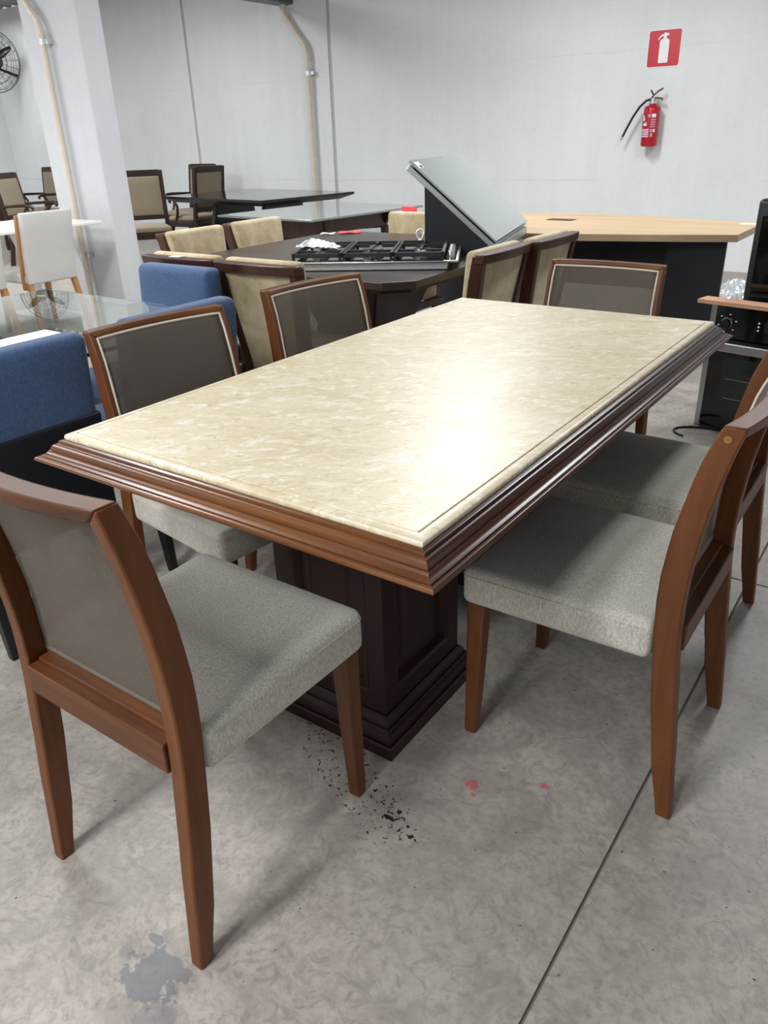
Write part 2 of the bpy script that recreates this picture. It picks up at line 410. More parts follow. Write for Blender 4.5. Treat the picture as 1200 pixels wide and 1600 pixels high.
# unseen lamps, some added where floor or table came out too dark
for i, (x, y) in enumerate(LAMPS):
    t = thing('unseen_lamp', 'unseen long white linear lamp, placed under the roof for its light', 'lamp', (x, y, CEIL-.16), 0, 'unseen linear lamps placed under the roof for light')
    MB().box(-.14, .14, -.75, .75, .02, .09).build('housing', M['white_lacquer'], t, bevel=.006)
    MB().box(-.125, .125, -.73, .73, .012, .022).build('diffuser', M['led'], t)
    for s in (-.5, .5): MB().tube([(0, s, .09), (0, s, .165)], .006, 8).build('hanger', M['zinc'], t)
    L = bpy.data.lights.new('lamp_light', 'AREA'); L.shape = 'RECTANGLE'; L.size = .5; L.size_y = 1.6; L.energy = LAMP_W*(.3 if x < -11.5 else .8 if (x > 0 and y > 0) else 1.2 if x > -1 else 1); L.color = (.96, .985, 1.0)
    o = bpy.data.objects.new('lamp_light', L); COL.objects.link(o); o.parent = t; o.location = (0, 0, .005)

# ------------------------------------------------------------------ stone table
TW, TL, TZ = .4433, 1.6554, .7644
def stone_table():
    t = thing('dining_table', 'large cream marble dining table with carved wooden edge and panelled pedestal legs', 'table', (0, TL/2, 0))
    h = TL/2; gi = .021
    MB().box(-TW+gi, TW-gi, -h+gi, h-gi, TZ-.02, TZ).build('stone_inset', M['stone'], t, bevel=.0012, seg=1)
    prof = [(-gi+.0024, TZ-.02), (-gi+.0024, TZ-.0008), (-gi+.0034, TZ), (-.008, TZ-.0003), (-.004, TZ-.0012), (-.0015, TZ-.003), (0, TZ-.006), (.0003, TZ-.010), (-.001, TZ-.0135), (-.003, TZ-.015), (-.004, TZ-.02)]
    MB().rect_sweep(-TW, TW, -h, h, prof).build('stone_border', M['stone'], t, 50)
    z = TZ-.0135
    prof = [(-.03, z-.03), (-.03, z-.0003), (.0070, z), (.0092, z-.0010), (.0098, z-.0028), (.0098, z-.0048), (.0082, z-.0060), (.0088, z-.0068), (.0135, z-.0066), (.0180, z-.0088), (.0215, z-.0128), (.0235, z-.0172), (.0237, z-.0184), (.0218, z-.0194), (.0224, z-.0203),
            (.0262, z-.0200), (.0275, z-.0222), (.0300, z-.0252), (.0340, z-.0277), (.0385, z-.0290), (.0387, z-.0300), (.0368, z-.0309), (.0374, z-.0317), (.0430, z-.0315), (.0468, z-.0322), (.0490, z-.0347), (.0495, z-.0375), (.0482, z-.0402), (.045, z-.0418), (.03, z-.042), (-.03, z-.042)]
    n = len(prof)
    # four mitred lengths of moulding
    c = [(-1,-1),(1,-1),(1,1),(-1,1)]
    for k in range(4):
        ls = []
        for sx, sy in (c[k], c[(k+1)%4]):
            ls.append([(sx*(TW+o), sy*(h+o), zz) for o, zz in prof])
        MB().loops(ls).build('edge_moulding', M['table_wood'] if k % 2 == 0 else M['table_wood_y_shaded'], t, 40)
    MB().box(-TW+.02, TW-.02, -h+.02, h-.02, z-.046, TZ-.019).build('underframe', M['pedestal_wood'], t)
    pw, pd = .1957, .2095
    for yc in (.448-h, h-.448):
        p = bpy.data.objects.new('pedestal', None); COL.objects.link(p); p.parent = t; p.location = (0, yc, 0)
        bw, bd = pw-.041, pd-.045
        body = MB()
        # body with one sunk panel per face
        def face(ax, sgn, half, other):
            """frame round a recess on a face; ax: axis of the normal"""
            z0, z1, m = .135, .66, .045
            def P(a, zz, d):
                return (a, sgn*(other-d), zz) if ax == 1 else (sgn*(other-d), a, zz)
            seq = [(half, .085, .72, 0), (half-m, z0, z1, 0), (half-m-.006, z0+.006, z1-.006, .004), (half-m-.012, z0+.012, z1-.012, .002), (half-m-.022, z0+.022, z1-.022, .016), (half-m-.05, z0+.05, z1-.05, .014), (half-m-.062, z0+.062, z1-.062, .007)]
            rings = [[P(-a, b0, d), P(a, b0, d), P(a, b1, d), P(-a, b1, d)] for a, b0, b1, d in seq]
            b = len(body.v)
            for r_ in rings: body.v.extend(r_)
            for i in range(len(rings)-1):
                for j in range(4):
                    body.f.append((b+i*4+j, b+i*4+(j+1)%4, b+(i+1)*4+(j+1)%4, b+(i+1)*4+j))
            e = b+(len(rings)-1)*4; body.f.append((e, e+1, e+2, e+3))
        face(1, -1, bw, bd); face(1, 1, bw, bd); face(0, -1, bd, bw); face(0, 1, bd, bw)
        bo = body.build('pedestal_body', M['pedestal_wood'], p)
        prof = [(-.03, 0), (pw-bw, 0), (pw-bw, .030), (pw-bw-.003, .034), (pw-bw-.008, .035), (pw-bw-.009, .048), (pw-bw-.012, .056), (pw-bw-.019, .061), (pw-bw-.021, .064), (.015, .066), (.013, .076), (.008, .083), (.003, .088), (-.03, .09)]
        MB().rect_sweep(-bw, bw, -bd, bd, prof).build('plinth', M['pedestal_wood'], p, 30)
    return t
stone_table()

# ------------------------------------------------------------------ mesh-back dining chair (faces +Y)
def curve(tab, z):
    for (z0, a), (z1, b) in zip(tab, tab[1:]):
        if z <= z1:
            u = (z-z0)/(z1-z0); return a+(b-a)*(u*u*(3-2*u)*.35+u*.65)
    return tab[-1][1]
YF = [(0,-.246),(.15,-.218),(.30,-.200),(.42,-.190),(.50,-.183),(.58,-.184),(.66,-.192),(.74,-.206),(.81,-.222),(.88,-.246)]
YK = [(0,-.276),(.15,-.263),(.30,-.248),(.42,-.236),(.50,-.232),(.58,-.234),(.66,-.241),(.74,-.252),(.81,-.266),(.88,-.284)]
HW = .2175
def hw(z): return .2175-.009*max(0, (z-.40)/.48)
HT = hw(.88); RZ = .853
def dining_chair(label, group):
    t = thing('dining_chair', label, 'chair', group=group)
    zs = [0,.05,.12,.2,.28,.36,.42,.47,.52,.57,.62,.67,.72,.77,.81,.835]
    for s in (-1, 1):
        ls = []
        for z in zs:
            th = .027+.004*min(1, z/.35)-.004*max(0,(z-.45)/.4); H = hw(z); k = min(1, max(0, (z-.44)/.06)); i, o = s*(H-th), s*H; fi = s*(H-th+.013*k)
            ls.append([(o, curve(YK,z), z), (o, curve(YF,z), z), (fi, curve(YF,z), z), (i, curve(YK,z), z)])
        i = s*(HT-.027)
        ls.append([(s*HT, curve(YK,.88), .88), (s*HT, curve(YF,.88), .88), (s*(HT-.014), curve(YF,.866), .866), (i, curve(YK,RZ), RZ)])
        post = MB().loops(ls).build('back_post', M['chair_wood'], t, 25, .004)
        if s < 0: MB().tube([(s*(HT-.004), -.256, .857), (s*(HT+.0014), -.256, .857)], .0065, 14).build('wood_plug', M['brass_plug'], post, 60)
    # bowed top rail, mitred into the posts
    ls = []; N = 14
    for k in range(N+1):
        u = -1+2*k/N; bow = .024*(1-u*u)
        xt, xb, xf_ = u*HT, u*(HT-.027), u*(HT-.014)
        ls.append([(xb, curve(YK,RZ)-bow, RZ), (xf_, curve(YF,.866)-bow, .866), (xt, curve(YF,.88)-bow, .88), (xt, curve(YK,.88)-bow, .88)])
    MB().loops(ls).build('top_rail', M['rail_wood'], t, 30, .004)
    MB().box(-HW+.034, HW-.034, -.240, -.212, .405, .462).build('lower_rail', M['rail_wood'], t, bevel=.003)
    MB().box(-HW+.036, HW-.036, -.216, -.186, .440, .468).build('panel_ledge', M['rail_wood'], t, bevel=.003)
    # woven back panel
    nx, nz = 14, 16; m = MB()
    def P(u, w, off=0):
        z = .452+(.868-.452)*w; x = u*(hw(z)-.016); bow = .024*(1-u*u)*(max(0, w)**1.3)
        return (x, curve(YF,z)-.0055-bow+off, z)
    vs = [P(-1+2*i/nx, j/nz) for j in range(nz+1) for i in range(nx+1)]
    fs = [(j*(nx+1)+i, j*(nx+1)+i+1, (j+1)*(nx+1)+i+1, (j+1)*(nx+1)+i) for j in range(nz) for i in range(nx)]
    pn = m.add(vs, fs).build('mesh_panel', M['mesh'], t, 60)
    sm = pn.modifiers.new('solid', 'SOLIDIFY'); sm.thickness = .003; sm.offset = 0
    # piping round the front of the panel
    pts = []; a, b0, b1 = .985, .045, .985
    for k in range(16): pts.append(P(-a+2*a*k/16, b0, .002))
    for k in range(16): pts.append(P(a, b0+(b1-b0)*k/16, .002))
    for k in range(16): pts.append(P(a-2*a*k/16, b1, .002))
    for k in range(16): pts.append(P(-a, b1-(b1-b0)*k/16, .002))
    MB().tube(pts, .0036, 8, close=True).build('piping', M['cream_piping'], t, 60)
    # seat
    def taper(p):
        k = 1-.045*max(0, (.225-p.y)/.45); return (p.x*k, p.y, p.z)
    seat = MB().rbox(-.225, .225, -.186, .226, .376, .470, .020, 4, 8, .012, taper).build('seat', M['seat_fabric'], t, 60)
    sp = [(-.2155,-.17,.4505)]
    for k in range(7):
        a = R(180-15*k); sp.append((-.2045+.0205*math.cos(a), .2055+.0205*math.sin(a), .4505))
    for k in range(7):
        a = R(90-15*k); sp.append((.2045+.0205*math.cos(a), .2055+.0205*math.sin(a), .4505))
    sp.append((.2155,-.17,.4505))
    MB().tube(sp, .0016, 6).build('seam', M['seat_fabric'], seat, 60)
    for s in (-1, 1):
        ls = []
        for z, th in ((0, .028), (.2, .036), (.385, .042)):
            ix, iy = s*(.214-th), .216-th
            ls.append([(s*.214, .216, z), (ix, .216, z), (ix, iy, z), (s*.214, iy, z)])
        MB().loops(ls).build('front_leg', M['chair_wood'], t, 20, .004)
    MB().box(-.19, .19, -.205, -.185, .385, .43).build('seat_rail', M['chair_wood'], t)
    return t
GR = 'mesh-back dining chairs around the marble table'
c0 = dining_chair('mesh-back dining chair at the table end, rear legs beside the grey floor stain', GR)
chairs = [((-.015,-.075,0), 0, None),
          ((.50,.64,0), R(90), 'mesh-back dining chair astride the floor joint, near the red chalk mark'),
          ((.465,1.18,0), R(90), 'mesh-back dining chair on the oven side of the marble table, nearer the oven'),
          ((-.015,1.69,0), R(180), 'mesh-back dining chair at the table end, in front of the pale oak desk'),
          ((-.470,.478,0), R(-97), 'mesh-back dining chair between the marble table and the blue chairs'),
          ((-.452,1.105,0), R(-98), 'mesh-back dining chair with its back in front of the steel cooktop')]
for i, (p, a, l) in enumerate(chairs):
    o = place(c0 if i == 0 else copy_tree(c0), p, a, l); o.scale = (1, 1, (1.02, .982, .99, .99, 1, 1)[i])

# ------------------------------------------------------------------ blue chairs and glass table
def blue_chair(label, group):
    t = thing('upholstered_chair', label, 'chair', group=group)
    def lean(p): return (p.x, p.y-.10*max(0, p.z-.44)*.75, p.z)
    MB().rbox(-.222, .222, -.245, -.155, .40, .842, .03, 4, 6, 0, lean).build('backrest', M['blue_fabric'], t, 60)
    MB().rbox(-.222, .222, -.165, .235, .375, .465, .022, 3, 6, .010).build('seat', M['blue_fabric'], t, 60)
    MB().box(-.215, .215, -.240, .225, .29, .385).build('apron', M['navy_black'], t, bevel=.006)
    MB().rbox(-.2235, .2235, -.252, -.19, .29, .615, .012, 2, 4, 0, lean).build('rear_dark_sheet', M['navy_black'], t, 60)  # darker sheet over the lower rear of the backrest
    for sx in (-1, 1):
        for sy in (-1, 1):
            ls = []
            for z, off, th in ((0, .035, .026), (.30, 0, .04)):
                x1 = sx*(.212+off*.15); y1 = (-.236-off) if sy < 0 else (.222+off*.3)
                x0 = x1-sx*th; y0 = y1-sy*th
                ls.append([(x0,y0,z),(x1,y0,z),(x1,y1,z),(x0,y1,z)])
            MB().loops(ls).build('leg', M['black_wood'], t, bevel=.003)
    return t
GB = 'blue upholstered chairs around the glass table'
b0 = blue_chair('blue upholstered chair at the glass table, next to the grey stained floor side', GB)
for i, (p, a, l) in enumerate([((-1.185,.190,0), R(90), 'blue upholstered chair with its back to the corner of the marble table'),
                               ((-1.185,.770,0), R(90), 'blue upholstered chair tucked at the glass table, behind a mesh-back chair'),
                               ((-1.655,1.155,0), R(180), 'blue upholstered chair at the end of the glass table, backing the beige chairs')]):
    place(b0 if i == 0 else copy_tree(b0), p, a, l)
def glass_table():
    t = thing('glass_table', 'clear glass dining table with black frame, between blue chairs', 'table', (-1.62, .15, 0))
    MB().box(-.58, .58, -1.25, .95, .738, .750).build('glass_top', M['glass'], t, bevel=.002)
    for s in (-1, 1): MB().box(s*.545-.02, s*.545+.02, -1.0, .33, .712, .738).build('frame_rail', M['black_wood'], t, bevel=.002)
    for y in (.31, -.98):
        MB().box(-.565, .565, y-.02, y+.02, .712, .738).build('frame_rail', M['black_wood'], t, bevel=.002)
        for s in (-1, 1): MB().box(s*.545-.02, s*.545+.02, y-.02, y+.02, 0, .712).build('leg', M['black_wood'], t, bevel=.002)
    return t
glass_table()

# ------------------------------------------------------------------ dark walnut table with beige chairs
KZ = .76
def walnut_table():
    t = thing('walnut_table', 'dark walnut dining table with clipped corners carrying the cooktop', 'table', (-1.55, 2.55, 0))
    a, b, c = .75, .75, .10
    poly = [(-a+c,-b),(a-c,-b),(a,-b+c),(a,b-c),(a-c,b),(-a+c,b),(-a,b-c),(-a,-b+c)]
    MB().prism(poly, KZ-.035, KZ).build('tabletop', M['walnut_top'], t, bevel=.004)
    p2 = [(x*.93, y*.93) for x, y in poly]; MB().prism(p2, KZ-.06, KZ-.034).build('sub_top', M['dark_wood'], t, bevel=.003)
    m = MB(); ls = []
    for z, w in ((.06,.30),(.12,.24),(.40,.19),(KZ-.058,.30)): ls.append([(-w,-w,z),(w,-w,z),(w,w,z),(-w,w,z)])
    m.loops(ls).build('pedestal', M['dark_wood'], t, bevel=.006)
    MB().box(-.42, .42, -.42, .42, 0, .062).build('base', M['dark_wood'], t, bevel=.01)
walnut_table()
def beige_chair(label, group):
    t = thing('suede_chair', label, 'chair', group=group)
    def lean(p): return (p.x, p.y-.16*max(0, p.z-.40), p.z)
    tw = lambda z: (.172+.054*min(1, max(0, (z-.40)/.44)))
    def lean2(p): return (p.x*tw(p.z)/.226, p.y-.16*max(0, p.z-.40), p.z)
    MB().rbox(-.205, .205, -.200, -.140, .36, .868, .022, 3, 6, 0, lean2).build('back_cushion', M['suede'], t, 60)
    for s in (-1, 1):                                             # rear posts lean in towards the seat, then run to the floor
        ls = []
        for z, y, w in ((0,-.29,.03),(.15,-.262,.036),(.30,-.232,.042),(.42,-.222,.045),(.60,-.250,.045),(.75,-.276,.042),(.852,-.294,.036)):
            o = s*(tw(z) if z > .4 else .172+.02*(1-z/.4)); i = o-s*.036; ls.append([(i,y-.016,z),(o,y-.016,z),(o,y+w,z),(i,y+w,z)])
        MB().loops(ls).build('back_post', M['walnut'], t, 30, .004)
    ls = []
    for k in range(9):
        u = -1+k/4; bow = .020*(1-u*u); x = u*.225
        ls.append([(x,-.308-bow,.820),(x,-.262-bow*.3,.820),(x,-.268-bow*.3,.858),(x,-.314-bow,.858)])
    MB().loops(ls).build('top_rail', M['walnut'], t, 30, .004)
    MB().rbox(-.195, .195, -.222, -.198, .38, .826, .008, 2, 5, 0, lean2).build('back_panel', M['suede'], t, 60)
    MB().box(-.165, .165, -.240, -.20, .335, .395).build('lower_rail', M['walnut'], t, bevel=.004)
    MB().rbox(-.205, .205, -.165, .225, .375, .470, .025, 3, 6, .014).build('seat_cushion', M['suede'], t, 60)
    for s in (-1, 1):                                             # bent front leg running back as side rail
        pts = [(.215,0),(.218,.12),(.222,.24),(.214,.30),(.190,.338),(.15,.352),(.05,.356),(-.10,.356),(-.205,.354)]
        ls = []
        for i, (y, z) in enumerate(pts):
            q, r_ = pts[max(0,i-1)], pts[min(len(pts)-1,i+1)]; d = Vector((r_[0]-q[0], r_[1]-q[1])).normalized(); n = Vector((-d.y, d.x))*.021
            o = s*.228; k = o-s*.036
            ls.append([(k,y+n.x,z+n.y),(o,y+n.x,z+n.y),(o,y-n.x,z-n.y),(k,y-n.x,z-n.y)])
        MB().loops(ls).build('bent_leg', M['walnut'], t, 30, .004)
    return t
GG = 'beige suede chairs around the walnut table'
g0 = beige_chair('x', GG)
gl = [((-1.752,1.770,0), 0, 'beige suede chair with a paper slip on its top rail'),
      ((-1.292,1.766,0), 0, 'beige suede chair with its back to the mesh-back chairs, beside the cooktop corner'),
      ((-2.30,2.29,0), R(-90), 'beige suede chair facing the walnut table, next to the chair with the paper slip'),
      ((-2.32,2.81,0), R(-90), 'beige suede chair facing the walnut table, in front of the smoked glass table'),
      ((-1.82,3.24,0), R(180), 'beige suede chair behind the walnut table, beside the slanted range hood'),
      ((-.86,2.242,0), R(90), 'beige suede chair below the slanted range hood, overlapping the marble table corner'),
      ((-.83,2.706,0), R(90), 'beige suede chair between the slanted range hood and the oak desk')]
for i, (p, a, l) in enumerate(gl): place(g0 if i == 0 else copy_tree(g0), p, a, l)
tag(MB().box(-.03,.03,-.02,.02,0,.0012).build('paper_slip', M['paper']), 'small white paper slip lying on a beige chair back', 'paper').location = (-1.765,1.478,.859)

# cooktop
def cooktop():
    t = thing('cooktop', 'stainless steel five-burner gas cooktop with black grates on walnut table', 'cooktop', (-1.43,1.82,KZ), R(28.5))
    Wd, D = .76, .49
    MB().rbox(0, Wd, 0, D, .036, .046, .004, 2, 2).build('steel_tray', M['steel'], t, 60)
    MB().box(.05, Wd-.05, .04, D-.04, 0, .038).build('under_box', M['steel_light'], t, bevel=.006)
    MB().box(.012, Wd-.012, .012, D-.012, .044, .048).build('glass_plate', M['black_gloss'], t)
    for cx in (.125, .355, .585):                                     # three cast iron grates
        g_ = MB(); x0, x1, y0, y1, z = cx-.112, cx+.112, .03, D-.03, .078
        for (a, b, c, d) in ((x0,x1,y0,y0+.012),(x0,x1,y1-.012,y1),(x0,x0+.012,y0,y1),(x1-.012,x1,y0,y1)): g_.box(a,b,c,d,z-.018,z)
        for yy in (.14, D-.14):
            for k in range(4):
                a = k*PI/2+PI/4*0
                dx, dy = math.cos(a), math.sin(a)
                p0 = Vector((cx+dx*.03, yy+dy*.03, z)); p1 = Vector((cx+dx*.105, yy+dy*.10, z)); n = Vector((-dy, dx, 0))*.005
                g_.add([p0-n,p0+n,p1+n,p1-n]+[q-Vector((0,0,.016)) for q in (p0-n,p0+n,p1+n,p1-n)], [(0,1,2,3),(7,6,5,4),(0,4,5,1),(1,5,6,2),(2,6,7,3),(3,7,4,0)])
        for px, py in ((x0+.006,y0+.006),(x1-.006,y0+.006),(x0+.006,y1-.006),(x1-.006,y1-.006)): g_.box(px-.006,px+.006,py-.006,py+.006,.046,z-.01)
        g_.build('grate', M['iron'], t)
    for x, y, r in ((.125,.14,.032),(.125,.35,.04),(.355,.245,.058),(.585,.14,.032),(.585,.35,.04)):
        b = MB().lathe([(r*1.3,0),(r*1.3,.006),(r,.008),(r,.016),(r*.6,.018),(0.001,.018)], 20, (x,y,.047)).build('burner', M['steel'], t, 40)
        MB().lathe([(r*.85,0),(r*.85,.006),(r*.5,.009),(.001,.009)], 20, (x,y,.064)).build('burner_cap', M['iron'], b, 40)
    for k in range(5): MB().lathe([(.017,0),(.017,.012),(.012,.026),(.001,.027)], 16, (.722, .10+k*.062, .046)).build('knob', M['steel'], t, 40)
cooktop()
def rag():
    m = MB(); nx, ny = 18, 11; rnd = random.Random(11); vs = []
    for j in range(ny+1):
        for i in range(nx+1):
            u, v = i/nx, j/ny; e = min(1, min(u,1-u)*5, min(v,1-v)*4)
            x = (u-.5)*.20+rnd.uniform(-.006,.006); y = (v-.5)*.13*(1-.45*u)+rnd.uniform(-.006,.006)+.02*math.sin(u*5)
            vs.append((x, y, .003+(.010+rnd.uniform(0,.020)+.012*(1-u))*(.25+.75*e)))
    o = m.add(vs, [(j*(nx+1)+i, j*(nx+1)+i+1, (j+1)*(nx+1)+i+1, (j+1)*(nx+1)+i) for j in range(ny) for i in range(nx)]).build('cleaning_rag', M['cloth_white'], None)
    s = o.modifiers.new('solid','SOLIDIFY'); s.thickness = .0025; s.offset = -1
    o.location = (-1.44, 2.06, KZ+.079); o.rotation_euler = (0,0,R(20)); tag(o, 'crumpled white plastic rag lying on the cooktop grates', 'rag')
rag()
# range hood standing on the table
def range_hood():
    az = R(16.5); t = thing('range_hood', 'slanted range hood with grey front and black sides standing on walnut table', 'range hood', (-.85,2.67,KZ), az)
    L, th = .57, R(40); ca, sa = math.cos(th), math.sin(th); D = .95; zb = .04
    # body: a wedge with vertical back, narrower than the sloping front
    bx = -L*ca*.80; top = zb+L*sa*.80
    poly = [(0.0-.02, 0), (-.02, zb), (bx, top-.02), (bx, 0)]
    m = MB(); n = len(poly); y0, y1 = .012, D-.012
    m.loops([[(x, y0, z) for x, z in poly], [(x, y1, z) for x, z in poly]]).build('body', M['hood_black'], t, bevel=.002)
    def slab(off0, off1, l0, l1, y0, y1, name, mat, par):
        nx, nz = sa, ca
        pts = [(-l0*ca+off0*nx, zb+l0*sa+off0*nz), (-l1*ca+off0*nx, zb+l1*sa+off0*nz), (-l1*ca+off1*nx, zb+l1*sa+off1*nz), (-l0*ca+off1*nx, zb+l0*sa+off1*nz)]
        return MB().loops([[(x, y0, z) for x, z in pts], [(x, y1, z) for x, z in pts]]).build(name, mat, par, bevel=.002)
    slab(-.012, .014, .0, L*.985, 0, D, 'steel_rim', M['steel'], t)
    slab(.014, .022, .03, L*.95, .03, D-.03, 'shadow_gap', M['black'], t)
    fr = slab(.022, .032, .005, L+.005, .0, D, 'front_panel', M['hood_front'], t)
    nx, nz = sa, ca
    st = MB()
    for (a, b, c, d, o, mt) in ((L-.055, L-.012, .02, .10, .0325, 'white'), (L-.052, L-.036, .05, .085, .0330, 'black')):
        pts = [(-a*ca+o*nx, zb+a*sa+o*nz), (-b*ca+o*nx, zb+b*sa+o*nz)]
        MB().add([(pts[0][0], c, pts[0][1]), (pts[1][0], c, pts[1][1]), (pts[1][0], d, pts[1][1]), (pts[0][0], d, pts[0][1])], [(0,1,2,3)]).build('sticker', M[mt], fr)
    MB().box(-.10, .02, .04, D-.04, 0, zb).build('control_strip', M['steel_light'], t, bevel=.003)
    return t
range_hood()
# cord loop beside hood, scraps on the table
tag(MB().tube([(.022*math.cos(a)*(1-.1*a/6), .01*math.sin(2*a), .035+.03*math.sin(a)) for a in [k*2*PI*1.6/30 for k in range(31)]], .006, 8).build('electric_flex', M['paper'], None, 60), 'coiled white power cord beside the range hood', 'cord').location = (-1.47,2.98,KZ+.002)
def scrap(name, mat, loc, rz, sx, sy, label, cat, bend=.02):
    m = MB(); nx = 8
    vs = [((i/nx-.5)*sx, (j-.5)*sy, .002+bend*abs(math.sin(i/nx*4+j*.7))) for j in range(2) for i in range(nx+1)]
    o = m.add(vs, [(i, i+1, nx+2+i, nx+1+i) for i in range(nx)]).build(name, mat, None, 60); s = o.modifiers.new('s','SOLIDIFY'); s.thickness = .002
    o.location = loc; o.rotation_euler = (0,0,rz); return tag(o, label, cat)
scrap('price_tag', M['pink'], (-2.14,3.20,KZ+.002), R(40), .14, .09, 'coral red tag lying on the walnut table', 'tag', .006)
scrap('paper_scrap', M['paper'], (-2.22,3.08,KZ+.002), R(30), .09, .05, 'white paper scrap lying on the walnut table beside the red tag', 'paper', .008)

# ------------------------------------------------------------------ tables by the wall
def smoked_table():
    t = thing('smoked_table', 'grey smoked glass table with dark wooden base behind the beige chairs', 'table', (-3.44,4.52,0), R(-5))
    MB().box(-.55,.55,-.68,.68,.742,.758).build('glass_top', M['smoked'], t, bevel=.002)
    for y in (-.36, .36):
        ls = []
        poly = [(-.46,.742),(.46,.742),(.43,.66),(.36,.60),(.10,.575),(-.10,.575),(-.36,.60),(-.43,.66)]
        MB().loops([[(x, y-.02, z) for x, z in poly],[(x, y+.02, z) for x, z in poly]]).build('curved_apron', M['walnut'], t, bevel=.003)
    for x in (-.38, .38):
        MB().box(x-.02,x+.02,-.38,.38,.62,.742).build('side_rail', M['walnut'], t, bevel=.003)
        for y in (-.36,.36):
            MB().loops([[(x-a,y-a,z),(x+a,y-a,z),(x+a,y+a,z),(x-a,y+a,z)] for z, a in ((0,.016),(.62,.026))]).build('leg', M['dark_wood'], t, bevel=.003)
smoked_table()
o = MB().box(-.055,.055,-.004,.004,-.02,.022).build('price_tag', M['pink'], None, bevel=.001); o.location = (-1.90,3.522,.872); tag(o, 'coral red tag standing on the back of a beige suede chair', 'tag')
def black_table():
    t = thing('black_table', 'large black table with glossy glass top near the back wall', 'table', (-5.60,5.98,0), R(-8))
    MB().box(-.92,.92,-.66,.66,.750,.760).build('glass_top', M['black_top'], t, bevel=.002)
    ls = [[(-a,-b,z),(a,-b,z),(a,b,z),(-a,b,z)] for z, a, b in ((.69,.80,.54),(.735,.915,.655),(.750,.915,.655))]
    MB().loops(ls).build('bevelled_frame', M['black_wood'], t)
    for s in (-1, 1):
        poly = [(-.42,0),(.42,0),(.26,.69),(-.26,.69)]
        MB().loops([[(s*.45-.03, y, z) for y, z in poly],[(s*.45+.03, y, z) for y, z in poly]]).build('trestle_leg', M['black_wood'], t, bevel=.003)
    MB().box(-.43,.43,-.03,.03,.30,.42).build('stretcher', M['black_wood'], t, bevel=.003)
black_table()
def classic_chair(label, group):
    t = thing('armless_classic_chair', label, 'chair', group=group)
    lean = lambda z: -.20-.14*max(0, z-.44)
    for s in (-1, 1):
        ls = [[(s*.235-.022, y-.02, z),(s*.235+.022, y-.02, z),(s*.235+.022, y+.022, z),(s*.235-.022, y+.022, z)] for z, y in ((0,-.27),(.2,-.225),(.44,-.20),(.7,lean(.7)),(1.04,lean(1.04)))]
        MB().loops(ls).build('back_post', M['dark_wood'], t, 30, .004)
    for z0, z1 in ((.975,1.045),(.53,.58)):
        MB().loops([[(x, lean(z0)-.022, z0),(x, lean(z0)+.024, z0),(x, lean(z1)+.024, z1),(x, lean(z1)-.022, z1)] for x in (-.215,.215)]).build('back_rail', M['dark_wood'], t, bevel=.004)
    def f(p): return (p.x, p.y+lean(p.z), p.z)
    MB().rbox(-.214,.214,-.016,.03,.575,.98,.012,2,5,0,f).build('back_panel', M['taupe'], t, 60)
    def tp(p): return (p.x*(.90+.22*(p.y+.2)/.45), p.y, p.z)
    MB().rbox(-.235,.235,-.185,.25,.43,.485,.022,3,6,.03,tp).build('seat_cushion', M['taupe'], t, 60)
    MB().rbox(-.24,.24,-.20,.255,.36,.432,.008,1,2,0,tp).build('seat_frame', M['dark_wood'], t, 40)
    for s in (-1, 1):
        MB().tube([(s*.225,.215,.42),(s*.24,.235,.34),(s*.235,.235,.22),(s*.215,.215,.10),(s*.222,.225,.025),(s*.23,.235,0)], [.034,.036,.026,.017,.017,.022], 10).build('cabriole_leg', M['dark_wood'], t, 60)
    return t
def add_arms(t):
    for s in (-1, 1):
        MB().tube([(s*.235,-.225,.68),(s*.262,-.10,.685),(s*.275,.06,.69),(s*.275,.15,.685),(s*.272,.185,.66),(s*.268,.165,.64)], [.016,.017,.019,.021,.019,.012], 10).build('armrest', M['dark_wood'], t, 60)
        MB().tube([(s*.272,.11,.68),(s*.274,.05,.60),(s*.262,.075,.52),(s*.24,.13,.45),(s*.238,.14,.40)], [.018,.016,.017,.020,.022], 10).build('arm_post', M['dark_wood'], t, 60)
    t.name = 'classic_armchair'
GC = 'dark classic chairs with beige upholstery near the back wall'
k0 = classic_chair('dark wooden classic chair with beige back, partly behind the square column', GC)
place(k0, (-6.44,5.06,0), R(-128))
k1 = copy_tree(k0); place(k1, (-6.89,6.23,0), R(92), 'dark wooden classic armchair with its back against the black table'); add_arms(k1)
k2 = copy_tree(k0); place(k2, (-7.55,6.72,0), R(178), 'dark wooden classic armchair behind another, its back to the white wall'); add_arms(k2)
k3 = copy_tree(k0); place(k3, (-8.33,4.88,0), R(-63), 'dark wooden classic armchair behind the white table, beneath the wall fan'); add_arms(k3)
k4 = copy_tree(k0); place(k4, (-10.2,6.2,0), R(178), 'dark wooden classic armchair half hidden by the column edge'); add_arms(k4)
def far_table():
    t = thing('mahogany_table', 'dark mahogany table between the far classic chairs', 'table', (-10.7,4.9,0), R(15))
    MB().box(-.9,.9,-.5,.5,.73,.765).build('tabletop', M['dark_wood'], t, bevel=.008)
    MB().box(-.8,.8,-.42,.42,.64,.73).build('apron', M['dark_wood'], t, bevel=.003)
    for x in (-.75,.75):
        for y in (-.38,.38): MB().lathe([(.025,0),(.03,.08),(.022,.2),(.04,.45),(.028,.58),(.045,.64)], 14, (x,y,0)).build('turned_leg', M['dark_wood'], t, 60)
far_table()

